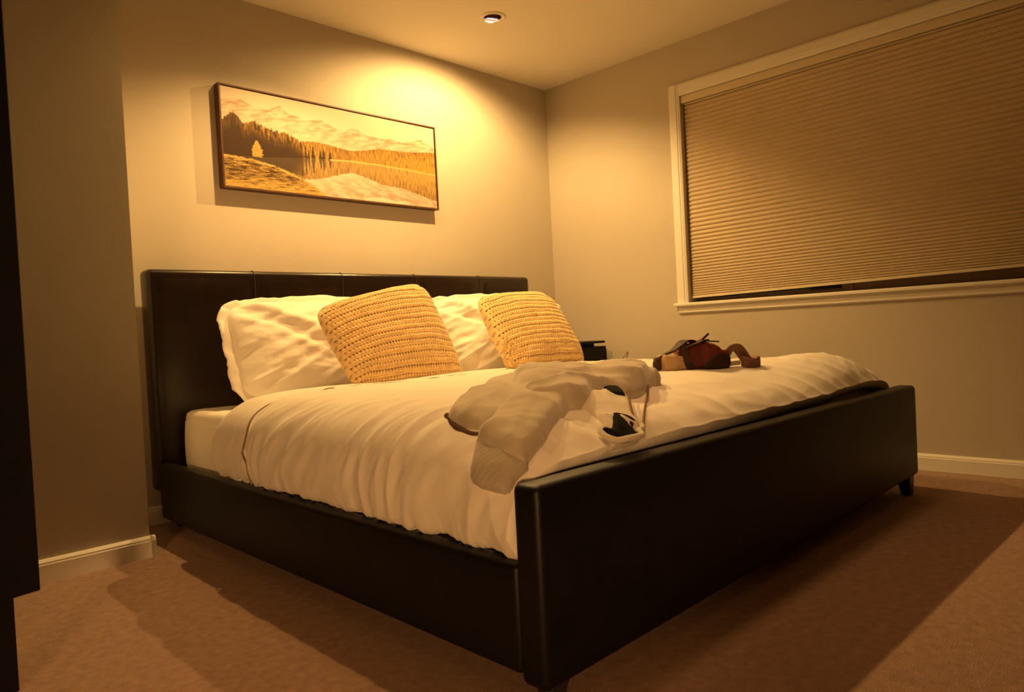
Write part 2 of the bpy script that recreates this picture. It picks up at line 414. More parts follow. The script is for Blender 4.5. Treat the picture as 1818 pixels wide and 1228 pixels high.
obj('print', me, pm, pc)
boxobj('canvas', (X0+fw+.003,-.012,Z0+fw+.003), (X1-fw-.003,-PD+.0065,Z1-fw-.003), M['sheet'], pc)

# ------------------------------------------------------------------ bed frame
def bedxf(x, y, z): return BW(x, y, z)
bed = thing('bed_frame', BW(1.145, -1.0, 0), 'low black leather bed frame with panelled headboard and tall footboard', 'bed')
W = 2.2875
# headboard core, then five padded panels divided by stitched seams
def soft_box(name, a, b, mat, parent, r, xf, seg=5): 
    bm = bmesh.new(); box(bm, a, b, r, seg)
    for v in bm.verts: v.co = Vector(xf(*v.co))
    return obj(name, bm, mat, parent, smooth=True)
hb = soft_box('headboard', (0, -.004, .16), (W, .10, 1.108), M['leather_head'], bed, .022, bedxf)
seams = [0, .467, .9305, 1.3925, 1.868, W]
for k in range(5):
    a, b = seams[k]+(.004 if k else .012), seams[k+1]-(.004 if k < 4 else .012)
    V = []; F = []; nx, nz = 14, 26
    for i in range(nx):
        for j in range(nz):
            fx, fz = i/(nx-1), j/(nz-1)
            x = a+(b-a)*fx; z = .20+(1.093-.20)*fz
            ed = min(1, min(fx, 1-fx)*(b-a)/.014); ez = min(1, min(fz, 1-fz)*.89/.02)
            V.append(BW(x, .001 - .0075*math.sqrt(max(0, ed*ez)) - .0015*fbm(x*4, z*4), z))
    for i in range(nx):
        for j in (0, nz-1): pass
    F = grid_faces(nx, nz)
    n0 = len(V)
    V.extend([BW(a, .01, .20), BW(b, .01, .20), BW(b, .01, 1.093), BW(a, .01, 1.093)]); F.append((n0+3, n0+2, n0+1, n0))
    obj('headboard_panel', mesh_from('headboard_panel', V, F), M['leather_head'], hb, smooth=True)
for k in range(1, 5):
    tube('seam_piping', [BW(seams[k], -.0055, .21), BW(seams[k], -.0055, 1.08), BW(seams[k], -.003, 1.098), BW(seams[k], .008, 1.109), BW(seams[k],   .09, 1.109)], .0018, M['stitch'], hb, 6)
soft_box('side_rail', (.0, -2.165, .055), (.055, -.004, .285), M['leather'], bed, .014, bedxf)
soft_box('side_rail', (W-.055, -2.165, .055), (W, -.004, .285), M['leather'], bed, .014, bedxf)
# footboard
bm = bmesh.new(); box(bm, (0, -2.2358, .038), (W, -2.1608, .4564), .017, 5)
for v in bm.verts:
    if v.co.z < .2: v.co.z += .045*max(0, (v.co.x-1.0)/(W-1.0))
    v.co = Vector(bedxf(*v.co))
obj('footboard', bm, M['leather'], bed, smooth=True)
def foot(x, y, zt, inward):
    bm = bmesh.new(); t = .062; bt = .040
    top = [(x, y), (x+inward*t, y), (x+inward*t, y+t*.95), (x, y+t*.95)]; bot = [(x+inward*.004, y+.004), (x+inward*bt, y+.004), (x+inward*bt, y+bt), (x+inward*.004, y+bt)]
    a = [bm.verts.new(BW(px, py, zt)) for px, py in top]; b = [bm.verts.new(BW(px, py, 0)) for px, py in bot]
    for i in range(4): bm.faces.new((a[i], a[(i+1) % 4], b[(i+1) % 4], b[i]))
    bm.faces.new(a); bm.faces.new(b[::-1]); bmesh.ops.recalc_face_normals(bm, faces=bm.faces)
    bmesh.ops.bevel(bm, geom=list(bm.edges), offset=.003, segments=1, affect='EDGES')
    obj('leg', bm, M['darkwood'], bed)
foot(.028, -2.225, .05, 1); foot(W-.028, -2.225, .095, -1); foot(.07, .0, .17, 1); foot(W-.07, .0, .17, -1); 
soft_box('slat_deck', (.055, -2.16, .14), (W-.055, -.01, .20), M['darkwood'], bed, .01, bedxf)
# mattress under its fitted sheet
mt = thing('mattress', BW(1.145, -1.1, .2), 'thick mattress in a white fitted sheet, bare at the headboard end', 'mattress')
bm = bmesh.new(); box(bm, (.105, -2.10, .202), (W-.105, -.035, .500), .028, 5)
bmesh.ops.subdivide_edges(bm, edges=[e for e in bm.edges if e.calc_length() > .2], cuts=40, use_grid_fill=True)
for v in bm.verts:
    x, y, z = v.co
    if z < .46: 
        side = 1 if x > 1 else -1
        v.co.x += side*(.006*n2(y*9, z*6)+.010*math.sin(math.pi*min(1, max(0, (z-.2)/.3))))
    if y > -.45 and z > .49: v.co.z += .004*n2(x*14, y*14)
    v.co = Vector(BW(*v.co))
obj('fitted_sheet', bm, M['sheet'], mt, smooth=True)

# ------------------------------------------------------------------ comforter
def arc_uv(s, v):
    m_ = s if s <= HALF else 2*HALF-s
    return m_
def wrinkle(s, v):
    m_ = s if s <= HALF else 2*HALF-s
    side = max(0, min(1, (.46-m_)/.25)); 
    # diagonal drag lines that fan from the top edge down to the hem
    a = 2.6*m_ - 2.0*v
    warp = .35*n2(m_*3.0, v*3.0, 7.0)
    p = (v*1.0 + m_*(1.0+.35*v))*9.5 + warp*4
    r = n2(p, a*.9, 2.0); ridge = (1-abs(r)*2.0)
    w1 = .0080*ridge*(.35+.65*max(0, min(1, (.75-m_)/.35)))*(1 if s < HALF else .6)
    p2 = (v*1.2 + m_*.9)*26 + warp*7
    w2 = .0034*n2(p2, a*2.2, 5.0)*max(0, min(1, (.8-m_)/.4))
    w3 = .006*n2(m_*2.3, v*2.6, 1.0)
    # pull lines towards the footboard
    fo = max(0, min(1, (-1.75-v)/.3))
    w4 = fo*.010*(1-2*abs(n2(s*8.5+v*3.0, v*2.0, 3.7)))*(.35+.65*min(1, m_/.4))
    return w1 + w2 + w3 + w4
def comforter(name, s_rng, v_rng, ns, nv, lift, mat, parent, wr=1.0, edge0=True, edge1=True, thick=.03):
    V = []
    for top in (1, 0):
        for i in range(ns):
            s = s_rng[0]+(s_rng[1]-s_rng[0])*i/(ns-1)
            for j in range(nv):
                v = v_rng[0]+(v_rng[1]-v_rng[0])*j/(nv-1)
                P = Vector(surf(s, v)); Nn = Vector(normal(s, v))
                d0 = abs(v-v_rng[0]); d1 = abs(v-v_rng[1]); e = 1.0
                if edge0: e = min(e, math.sqrt(max(0, 1-(1-min(1, d0/.028))**2)))
                if edge1: e = min(e, math.sqrt(max(0, 1-(1-min(1, d1/.022))**2)))
                ds = min(s-s_rng[0], s_rng[1]-s); es = math.sqrt(max(0, 1-(1-min(1, ds/.022))**2)); e = min(e, es)
                h = lift + wrinkle(s, v)*wr
                if ds < .1: P.z += .010*n2(v*24, 1.5)*(1-ds/.1) + .005*n2(v*60, 4.5)*(1-ds/.1)
                V.append(P + Nn*((h*e) if top else (-thick*e*.9 + h*0)) + Nn*(0 if top else 0))
    off = ns*nv
    F = grid_faces(ns, nv, 0, True) + grid_faces(ns, nv, off)
    rim = [i*nv for i in range(ns)] + [(ns-1)*nv+j for j in range(1, nv)] + [i*nv+nv-1 for i in range(ns-2, -1, -1)] + [j for j in range(nv-2, 0, -1)]
    for a, b in zip(rim, rim[1:]+rim[:1]): F.append((a, b, off+b, off+a))
    return obj(name, mesh_from(name, V, F), mat, parent, smooth=True)
cf = thing('comforter', BW(1.145, -1.3, .5), 'thick white comforter spread over the bed, hem folded near the pillows', 'comforter')
SEAM = -.840
comforter('quilt', (.004, 2*HALF-.004), (SEAM-.009, -2.146), 330, 300, .016, M['duvet'], cf, 1.0, True, False)
comforter('turned_hem', (0, 2*HALF), (-.53, SEAM+.007), 260, 60, .008, M['duvet'], cf, .5, True, True)
pts = []
for i in range(160):
    s = 2*HALF*i/159
    P = Vector(surf(s, SEAM)); pts.append(P + Vector(normal(s, SEAM))*(.0120+wrinkle(s, SEAM)))
tag(tube('seam_piping', pts, .0022, M['seam_shade'], cf, 6), 'seam with painted groove shade')

# ------------------------------------------------------------------ pillows
def pillow(name, TL, TR, BR, BL, thick, nx, ny, mat, parent, relief=None, wr=.006, seed=0., pinch=.05, power=2.3, rot=0, back=1.0, exy=.5, cr=40):
    """closed cushion spanned by four corner points (seen from the front); thick = full thickness"""
    TL, TR, BR, BL = [Vector(p) for p in (TL, TR, BR, BL)]
    nrm = (TR-TL).cross(BL-TL).normalized() * -1
    if nrm.y > 0: nrm = -nrm
    V = []; HL = []
    for side in (1, -1):
        for i in range(nx):
            for j in range(ny):
                a = 2*i/(nx-1)-1; b = 2*j/(ny-1)-1
                mx = max(abs(a), abs(b), 1e-6); pn = (abs(a/mx)**cr+abs(b/mx)**cr)**(1/cr); q0 = 1-(1-1/pn)*mx**2
                aa = a*(1-pinch*(1-b*b))*q0; bb = b*(1-pinch*(1-a*a))*q0
                fa, fb = (aa+1)/2, (bb+1)/2
                P = (TL*(1-fa)+TR*fa)*(1-fb) + (BL*(1-fa)+BR*fa)*fb
                h = max(0, (1-abs(a)**power)*(1-abs(b)**power))**exy
                f = thick/2*h*(1 if side > 0 else back)
                f += wr*fbm(a*2.2+seed, b*2.2, seed, 4)*min(1, h*1.5)
                hl = 0
                if relief:
                    rr = relief(a, b)
                    if isinstance(rr, tuple): rr, hl = rr
                    if side > 0: f += rr*min(1, h*2.2)
                HL.append(hl)
                V.append(P + nrm*f*side)
    off = nx*ny
    F = grid_faces(nx, ny, 0, False) + grid_faces(nx, ny, off, True)
    rim = [i*ny for i in range(nx)] + [(nx-1)*ny+j for j in range(1, ny)] + [i*ny+ny-1 for i in range(nx-2, -1, -1)] + [j for j in range(ny-2, 0, -1)]
    for a, b in zip(rim, rim[1:]+rim[:1]): F.append((b, a, off+a, off+b))
    me = mesh_from(name, V, F)
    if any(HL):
        at_ = me.color_attributes.new('gap_shade', 'FLOAT_COLOR', 'POINT'); at_.data.foreach_set('color', [c for h_ in HL for c in (h_, h_, h_, 1.0)])
    bm = bmesh.new(); bm.from_mesh(me); bmesh.ops.remove_doubles(bm, verts=bm.verts, dist=1e-5); bmesh.ops.recalc_face_normals(bm, faces=bm.faces)
    return obj(name, bm, mat, parent, smooth=True)
def sham_flange(TL, TR, BR, BL, w, parent, seed, mat):
    """loose wavy border of the pillowcase, standing out beyond the stuffed part"""
    C4 = [Vector(p) for p in (TL, TR, BR, BL)]; ctr = sum(C4, Vector())/4
    nrm = (C4[1]-C4[0]).cross(C4[3]-C4[0]).normalized()
    if nrm.y > 0: nrm = -nrm
    V = []; F = []; per = []
    pin = .03
    for k in range(4):
        a, b = C4[k], C4[(k+1) % 4]
        for i in range(36):
            t = i/36; p = a.lerp(b, t); p = p + (ctr-p)*pin*4*t*(1-t)
            bb_ = abs(2*t-1); p = ctr + (p-ctr)/((1+bb_**6)**(1/6))
            per.append((p, k, t))
    n = len(per); rings = 5; th = .003
    for sgn in (1, -1):
        for r in range(rings):
            f = r/(rings-1)
            for i, (p, k, t) in enumerate(per):
                d = (p-ctr); d = d - nrm*d.dot(nrm); d.normalize()
                q_ = p - d*.012 + d*(w+.012)*f
                wv = .016*f*n2(i*.33+seed*3, f*1.5, seed) + .009*f*n2(i*.9, f*2, seed+4)
                V.append(q_ + nrm*(wv + sgn*th/2) + d*.008*f*n2(i*.5, 2, seed))
    for r in range(rings-1):
        for i in range(n):
            a, b = r*n+i, r*n+(i+1) % n
            F.append((a, b, b+n, a+n)); o2 = rings*n; F.append((o2+a, o2+a+n, o2+b+n, o2+b))
    for i in range(n):
        a, b = (rings-1)*n+i, (rings-1)*n+(i+1) % n; F.append((a, b, rings*n+b, rings*n+a))
        a, b = i, (i+1) % n; F.append((b, a, rings*n+a, rings*n+b))
    return obj('flange', mesh_from('flange', V, F), mat, parent, smooth=True)
def white_pillow(u0, u1, v0, v1, zb, zt, label, seed, tilt=0.):
    p = thing('pillow', BW((u0+u1)/2, (v0+v1)/2, zb), label, 'pillow', 'white bed pillows against the headboard')
    TL, TR, BR, BL = BW(u0, v1, zt-tilt), BW(u1, v1, zt+tilt*0-.01), BW(u1, v0, zb), BW(u0, v0, zb)
    def folds(a, b):
        r = n2(a*3.0+b*4.2+seed, (a-b)*1.0, seed*2)
        r2 = n2(a*7+b*5+seed, (b-a)*2, seed)
        d1 = (a+.80)*.80 - (b+1.0)*.60 + .05*n2(a*3, b*3, seed); d2 = (a+.55)*.75 - (b+.2)*.65 + .05*n2(b*3, a*2, seed)
        cr_ = .020*math.exp(-(d1/.11)**2) - .012*math.exp(-((d1+.22)/.12)**2) + .010*math.exp(-(d2/.08)**2)
        return .010*(1-2*abs(r)) + .005*r2 + cr_
    pillow('pillowcase', TL, TR, BR, BL, .20, 150, 90, M['sham'], p, folds, .010, seed, .03, 2.6, cr=6)
    sham_flange(TL, TR, BR, BL, .042, p, seed, M['sham'])
white_pillow(.25, 1.21, -.30, -.135, .525, .955, 'white pillow at the left end of the headboard, half hidden by a crochet cushion', 1.3)
white_pillow(1.33, 2.385, -.30, -.135, .525, .965, 'white pillow nearest the nightstand, half hidden by a crochet cushion', 5.1, .0)

def crochet(rows, cols, amp, seed):
    def f(a, b):
        y = (b+1)/2*rows + .10*math.sin(a*2.0+seed) + .10*n2(a*4, b*4, seed)
        k = math.floor(y); t = y-k; odd = k % 2
        x = (a+1)/2*cols + .35*n2(k*3.1, a*3, seed) + (.5 if odd else 0)
        ridge = math.exp(-((t-.10)/.08)**2)*(.55 if odd else 1.1)
        post = math.cos(2*math.pi*(x+.18*(t-.5)))
        stitch = (.5+.5*post)**.6
        band = math.exp(-((t-.60)/.30)**6)
        hole = math.exp(-((t-.30)/.11)**2)*(1-stitch)*(1.0 if odd else 2.0)
        gap_shade = math.exp(-((t-.31)/.12)**4)*max(0, .92-stitch)*1.5*(.6 if odd else 1.5)*(1 + .5*n2(a*5, b*5, seed)) + .45*math.exp(-((t-.66)/.18)**4)*max(0, .6-stitch)*1.6
        return amp*(ridge + .75*stitch*band - .15*(1-band) - 1.6*hole), max(0, min(1, gap_shade))
    return f
def crochet_cushion(pts, thick, label, seed, rows=18, cols=40):
    c = sum((Vector(p) for p in pts), Vector())/4
    t = thing('crochet_cushion', (c.x, c.y, min(p[2] for p in pts)), label, 'cushion', 'mustard crochet cushions propped on the bed')
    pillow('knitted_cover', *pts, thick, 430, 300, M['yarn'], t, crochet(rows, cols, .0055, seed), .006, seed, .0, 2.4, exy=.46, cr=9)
    return t
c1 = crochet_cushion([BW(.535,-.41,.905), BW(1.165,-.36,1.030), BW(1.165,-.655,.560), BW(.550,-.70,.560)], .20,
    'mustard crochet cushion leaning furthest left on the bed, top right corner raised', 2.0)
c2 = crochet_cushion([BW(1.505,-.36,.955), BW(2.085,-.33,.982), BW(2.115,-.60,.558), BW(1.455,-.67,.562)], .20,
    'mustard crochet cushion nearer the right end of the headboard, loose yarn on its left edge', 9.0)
# loose loops of yarn hanging from the left edge of the right cushion
def loop(cx, cy, cz, r, hgt, k):
    P = []
    for i in range(25):
        a = -1.9 + 3.9*i/24
        P.append(Vector((cx - r*math.cos(a), cy, cz + hgt*math.sin(a))) + Vector((.006*n2(i*.5, k), .006*n2(i*.4, k, 3), 0)))
    return P
bx, by, bz = BW(1.385, -.74, .665)
for k in range(6): tube('yarn_loop', loop(bx+.010*k, by-.004*k+.012, bz-.005*k, .040+.006*(k % 3), .085-.008*k, k), .0035, M['yarn'], c2, 6)
# ------------------------------------------------------------------ draped cloth pieces on the comforter
def inside(P, x, y):
    c = False; n = len(P)
    for i in range(n):
        (x1, y1), (x2, y2) = P[i], P[(i+1) % n]
        if (y1 > y) != (y2 > y) and x < (x2-x1)*(y-y1)/(y2-y1)+x1: c = not c
    return c
def closed_smooth(P, n=5):
    out = []; N_ = len(P)
    for i in range(N_):
        a, b, c, d = [Vector((*P[(i+k) % N_], 0)) for k in (-1, 0, 1, 2)]
        for k in range(n):
            t = k/n; q_ = .5*((2*b)+(c-a)*t+(2*a-5*b+4*c-d)*t*t+(3*b-a-3*c+d)*t**3); out.append((q_.x, q_.y))
    return out
def drape(name, outline, base, thick, mat, parent, rnd=.05, fold=None, step=.008, seed=0., sm=5, extra=None):
    """a padded patch of cloth lying on the comforter; outline in (s, v) surface coordinates"""
    P = closed_smooth(outline, sm)
    bm = bmesh.new(); vs = [bm.verts.new((x, y, 0)) for x, y in P]
    es = [bm.edges.new((vs[i], vs[(i+1) % len(vs)])) for i in range(len(vs))]
    bmesh.ops.triangle_fill(bm, use_beauty=True, edges=es)
    # refine on a regular lattice: cut with many planes in both directions
    x0, x1 = min(p[0] for p in P), max(p[0] for p in P); y0, y1 = min(p[1] for p in P), max(p[1] for p in P)
    for ax, lo, hi in ((0, x0, x1), (1, y0, y1)):
        k = int((hi-lo)/step)
        for i in range(1, k):
            co = [0, 0, 0]; co[ax] = lo+(hi-lo)*i/k; no = [0, 0, 0]; no[ax] = 1
            bmesh.ops.bisect_plane(bm, geom=list(bm.verts)+list(bm.edges)+list(bm.faces), plane_co=co, plane_no=no)
    bmesh.ops.remove_doubles(bm, verts=bm.verts, dist=1e-4)
    bm.verts.ensure_lookup_table(); bm.faces.ensure_lookup_table()
    pts = [(v.co.x, v.co.y) for v in bm.verts]; faces = [[v.index for v in f.verts] for f in bm.faces]
    bnd = [v.is_boundary for v in bm.verts]
    bedges = [(e.verts[0].index, e.verts[1].index) for e in bm.edges if e.is_boundary]
    bm.free()
    def dist(x, y):
        dm = 9
        for i in range(len(P)):
            ax_, ay = P[i]; bx_, by_ = P[(i+1) % len(P)]
            dx, dy = bx_-ax_, by_-ay; L2 = dx*dx+dy*dy+1e-12
            t = max(0, min(1, ((x-ax_)*dx+(y-ay)*dy)/L2)); d_ = math.hypot(x-ax_-t*dx, y-ay-t*dy)
            dm = min(dm, d_)
        return dm
    V = []; lo = []
    for (x, y), b_ in zip(pts, bnd):
        d_ = 0 if b_ else dist(x, y)
        r = min(1, d_/rnd); prof = math.sqrt(max(0, 1-(1-r)**2))
        s = max(0, min(2*HALF, x)); v = max(-2.145, min(-.53, y))
        B0 = Vector(surf(s, v)); Nn = Vector(normal(s, v))
        if y < -2.145: B0 += (Vector(BW(0, y, 0))-Vector(BW(0, v, 0)))
        w_ = max(wrinkle(s, v), 0)
        h = base + thick*prof + (fold(x, y)*min(1, d_/.02) if fold else 0) + .012
        if extra: h += extra(x, y)*prof
        V.append(B0 + Nn*(max(h, .014)+.5*w_)); lo.append(B0 + Nn*(max(.006, base*.75)+.006 - (.004*prof)))
    n = len(V); V += lo
    F = [tuple(f) for f in faces] + [tuple(i+n for i in f[::-1]) for f in faces] + [(a, b, b+n, a+n) for a, b in bedges]
    me = mesh_from(name, V, F); bm = bmesh.new(); bm.from_mesh(me); bmesh.ops.recalc_face_normals(bm, faces=bm.faces)
    return obj(name, bm, mat, parent, smooth=True)
def ridged(ax, ay, freq, amp, seed, wob=.6):
    def f(x, y):
        p = (x*ax + y*ay)*freq + wob*n2(x*6, y*6, seed)
        return amp*(1-2.2*abs(n2(p, (x*ay-y*ax)*2.2, seed))) 
    return f
sw = thing('sweatshirt', BW(.55, -1.85, .55), 'grey-beige sweatshirt thrown over the near foot corner of the bed, sleeves spread', 'sweatshirt')
SLEEVE_FAR = [(0.311,-1.813),(0.408,-1.749),(0.577,-1.607),(0.791,-1.434),(0.888,-1.397),(0.965,-1.42),(0.975,-1.51),(0.86,-1.70),(0.70,-1.84),(0.56,-1.89),(0.41,-1.935),(0.31,-1.965),(0.285,-1.955),(0.28,-1.874)]
fa, fb, fc = ridged(.47, -.88, 12, .010, 3.), ridged(.9, .45, 7, .006, 5.), ridged(.3, 1., 26, .003, 2.)
drape('sleeve', SLEEVE_FAR, .0, .026, M['fleece'], sw, .045, lambda x, y: fa(x, y)+fb(x, y)*.6+fc(x, y)*.5, seed=1.)
SLEEVE_NEAR = [(0.250,-1.992),(0.311,-1.96),(0.439,-1.885),(0.623,-1.775),(0.80,-1.69),(0.90,-1.72),(0.80,-1.86),(0.592,-1.966),(0.531,-2.01),(0.429,-2.055),(0.378,-2.08),(0.332,-2.10),(0.281,-2.112),(0.250,-2.112)]
drape('sleeve', SLEEVE_NEAR, .008, .034, M['fleece'], sw, .040, lambda x, y: fa(x+3, y)*.6+fb(x+1, y)*.9+fc(x+2, y)*.5, seed=2.)
CUFF = [(0.272,-1.982),(0.215,-2.005),(0.170,-2.037),(0.184,-2.115),(0.225,-2.121),(0.276,-2.112)]
cu = drape('cuff', CUFF, .006, .024, M['fleece_rib'], sw, .02, lambda x, y: .0014*math.sin((y*math.cos(.4)+x*math.sin(.4))*520)+.004*n2(x*30, y*30, 2.), step=.0042, sm=3)
BODY = [(0.669,-1.66),(0.73,-1.63),(0.82,-1.62),(0.93,-1.67),(1.02,-1.74),(1.075,-1.84),(1.057,-1.895),(1.011,-1.93),(0.899,-1.975),(0.807,-1.985),(0.751,-1.955),(0.69,-1.965),(0.62,-2.0),(0.54,-2.005),(0.50,-1.97),(0.46,-1.93),(.55,-1.80)]
ba, bb_, bc_ = ridged(.38, .93, 13, .018, 8.), ridged(.2, 1., 24, .008, 2.2), ridged(.9, -.4, 7, .007, 1.1)
drape('body', BODY, .014, .040, M['fleece'], sw, .045, lambda x, y: ba(x, y)+bb_(x, y)*.7+bc_(x, y), seed=3., step=.006)
HEM = [(1.055,-1.79),(1.10,-1.82),(1.10,-1.89),(1.05,-1.935),(1.01,-1.93),(1.02,-1.86)]
drape('hem', HEM, .016, .036, M['fleece_rib'], sw, .025, ridged(1, 0, 34, .006, 1.5), step=.005, sm=3)
LINING = [(0.60,-1.985),(0.72,-1.93),(0.822,-1.928),(0.853,-1.955),(0.72,-2.07),(0.665,-2.125),(0.62,-2.150),(0.56,-2.156),(0.515,-2.15),(0.521,-2.128),(0.551,-2.091),(0.575,-2.04)]
la, lb = ridged(.75, -.66, 17, .011, 4.4), ridged(.5, .85, 14, .008, 7.7)
lin = drape('lining', LINING, .002, .020, M['lining'], sw, .030, lambda x, y: la(x, y)+lb(x, y), seed=4., step=.0055, sm=4)
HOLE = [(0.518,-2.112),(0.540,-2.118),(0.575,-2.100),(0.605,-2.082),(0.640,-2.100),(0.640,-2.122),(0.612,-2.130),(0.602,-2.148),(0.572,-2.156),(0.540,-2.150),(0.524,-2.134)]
drape('pocket_opening_shade', HOLE, .030, .008, M['painted_hollow_shade'], sw, .012, step=.005, sm=3)  # dark patch painting the shade inside the pocket
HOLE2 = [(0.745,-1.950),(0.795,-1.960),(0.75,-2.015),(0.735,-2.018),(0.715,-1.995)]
drape('neck_opening_shade', HOLE2, .032, .008, M['painted_hollow_shade'], sw, .012, step=.005, sm=3)  # dark patch painting the shade inside the neck
tube('pocket_rim', smoothpts([Vector(surf(s, max(v, -2.145))) + Vector(BW(0, min(0, v+2.145), 0)) - Vector(BW(0, 0, 0)) + Vector(normal(s, max(v, -2.145)))*h for s, v, h in ((.512,-2.112,.034),(.508,-2.130,.040),(.520,-2.150,.044),(.548,-2.162,.046),(.580,-2.164,.046),(.610,-2.154,.046),(.622,-2.136,.046),(.650,-2.128,.044),(.655,-2.105,.040))], 5), .008, M['lining'], sw, 8)
# dark tube that paints the shade in the far sleeve's mouth
def on_surf(s, v, h): return Vector(surf(s, v)) + Vector(normal(s, v))*h
tag(tube('cuff_opening_shade', smoothpts([on_surf(s, v, h) for s, v, h in ((.306,-1.815,.020),(.284,-1.86,.019),(.272,-1.91,.019),(.272,-1.95,.019),(.288,-1.974,.020),(.330,-1.976,.022),(.365,-1.962,.024))], 5), .0085, M['cuff_shade'], sw, 8), 'painted shade inside the cuff')
tube('drawstring', smoothpts([on_surf(s, v, h) for s, v, h in ((.975,-1.938,.036),(.90,-1.99,.030),(.817,-2.04,.028),(.725,-2.094,.028),(.674,-2.125,.028),(.643,-2.140,.028))], 6), .0032, M['cord'], sw, 6)
tube('drawstring', smoothpts([on_surf(s, v, h) for s, v, h in ((.80,-1.99,.05),(.72,-2.05,.05),(.664,-2.095,.045),(.628,-2.13,.04))], 6), .003, M['cord'], sw, 6)
P0 = Vector(BW(1.36, -1.62, .60)) - Vector((RX.x, RX.y, 0))*.155
cl = thing('cord_loop', P0, 'thin stiff brown cord loop rising from the bed behind the sweatshirt', 'cord')
rdir = Vector((RX.x, RX.y, 0)).normalized()
lp = [P0 + rdir*x + Vector((0,0,z)) for x, z in ((-.030,-.006),(-.020,.014),(-.004,.036),(.014,.058),(.020,.064),(.016,.048),(.006,.026),(.000,.014),(-.010,.004))]
tube('cord', smoothpts(lp, 5), .0016, M['cord'], cl, 6)

# ------------------------------------------------------------------ maroon bag and what lies beside it
AX = Vector((.86, -.50, 0)).normalized()      # along the bag, left to right
AY = Vector((-AX.y, AX.x, 0))                      # its depth
BZ = surf(1.35, -1.86)[2] + .010
BO = Vector(BW(1.185, -1.735, 0)); BO.z = BZ           # left end of the bag, resting on the comforter
def ground(p):
    x, y = p.x-OX, p.y-OY
    return surf(x*CT+y*ST+.18, -x*ST+y*CT)[2] + wrinkle(x*CT+y*ST+.18, -x*ST+y*CT)*.6 + .013
def bp(x, y, z):
    x *= .84; y *= .84
    p = BO + AX*x + AY*y; p.z = ground(BO + AX*x + AY*y*.3) + z*.97; return p
bag = thing('handbag', bp(.2, .05, 0), 'small slouching maroon handbag with tan end lying on the comforter', 'handbag')
def blob(name, secs, mat, parent, n=26, seed=0., wob=.004, cap=True):
    """loft of super-elliptic cross sections: (x, y centre, z0, z1, half depth, squareness)"""
    V = []; F = []; dense = []
    for (a, b) in zip(secs, secs[1:]):
        for k in range(5):
            t = k/5; dense.append(tuple(a[i]+(b[i]-a[i])*(t*t*(3-2*t)) if i else a[i]+(b[i]-a[i])*t for i in range(6)))
    dense.append(secs[-1])
    for (x, yc, z0, z1, hd, sq) in dense:
        for k in range(n):
            a = 2*math.pi*k/n; c, s_ = math.cos(a), math.sin(a)
            yy = yc + hd*math.copysign(abs(c)**sq, c); zz = (z0+z1)/2 + (z1-z0)/2*math.copysign(abs(s_)**sq, s_)
            f = wob*(fbm(x*14+seed, yy*14, zz*14, 3))
            V.append(bp(x + f*.6, yy+f, max(zz+f*(1 if zz > z0+.01 else .2), -.004)))
    m_ = len(dense)
    for i in range(m_-1):
        for k in range(n): F.append((i*n+k, i*n+(k+1) % n, (i+1)*n+(k+1) % n, (i+1)*n+k))
    F.append(tuple(range(n))[::-1]); F.append(tuple((m_-1)*n+k for k in range(n)))
    me = mesh_from(name, V, F); bm = bmesh.new(); bm.from_mesh(me); bmesh.ops.recalc_face_normals(bm, faces=bm.faces)
    return obj(name, bm, mat, parent, smooth=True)
blob('bag_body', [(.095,.05,.02,.070,.030,.6),(.115,.05,.006,.098,.050,.6),(.165,.05,.000,.104,.058,.55),(.215,.05,.000,.112,.062,.55),(.265,.05,.000,.098,.060,.5),(.305,.05,.000,.076,.052,.45),(.330,.05,.006,.070,.046,.4),(.336,.05,.020,.055,.036,.4)], M['maroon'], bag, seed=3., wob=.010)
# dark lower front panel, tan end panel, straps, buckle
def patch(name, quad_, mat, parent, th=.004, n=10, wob=.003, seed=0.):
    A, B, C_, D = [Vector(q_) for q_ in quad_]; nrm = (B-A).cross(D-A).normalized()
    V = []
    for sgn in (0, 1):
        for i in range(n):
            for j in range(n):
                f, g = i/(n-1), j/(n-1)
                p = (A*(1-f)+B*f)*(1-g) + (D*(1-f)+C_*f)*g
                V.append(p + nrm*(wob*n2(f*3+seed, g*3, seed) + th*sgn))
    off = n*n; F = grid_faces(n, n) + grid_faces(n, n, off, True)
    rim = [i*n for i in range(n)] + [(n-1)*n+j for j in range(1, n)] + [i*n+n-1 for i in range(n-2, -1, -1)] + [j for j in range(n-2, 0, -1)]
    for a, b in zip(rim, rim[1:]+rim[:1]): F.append((a, b, off+b, off+a))
    me = mesh_from(name, V, F); bm = bmesh.new(); bm.from_mesh(me); bmesh.ops.recalc_face_normals(bm, faces=bm.faces)
    return obj(name, bm, mat, parent, smooth=True)
tag(blob('lower_panel', [(.19,.044,.000,.020,.058,.5),(.225,.040,.000,.050,.061,.5),(.255,.039,.000,.068,.062,.5),(.300,.041,.000,.064,.058,.45),(.326,.044,.004,.058,.050,.4),(.337,.046,.010,.050,.040,.4)], M['maroon_dark'], bag, seed=1., wob=.003), 'almost black lower panel')
blob('end_panel', [(.004,.03,.004,.052,.028,.4),(.012,.03,.002,.062,.045,.35),(.055,.035,.000,.058,.056,.4),(.095,.04,.000,.060,.056,.5),(.125,.045,.000,.045,.050,.6)], M['tan'], bag, seed=5., wob=.005)
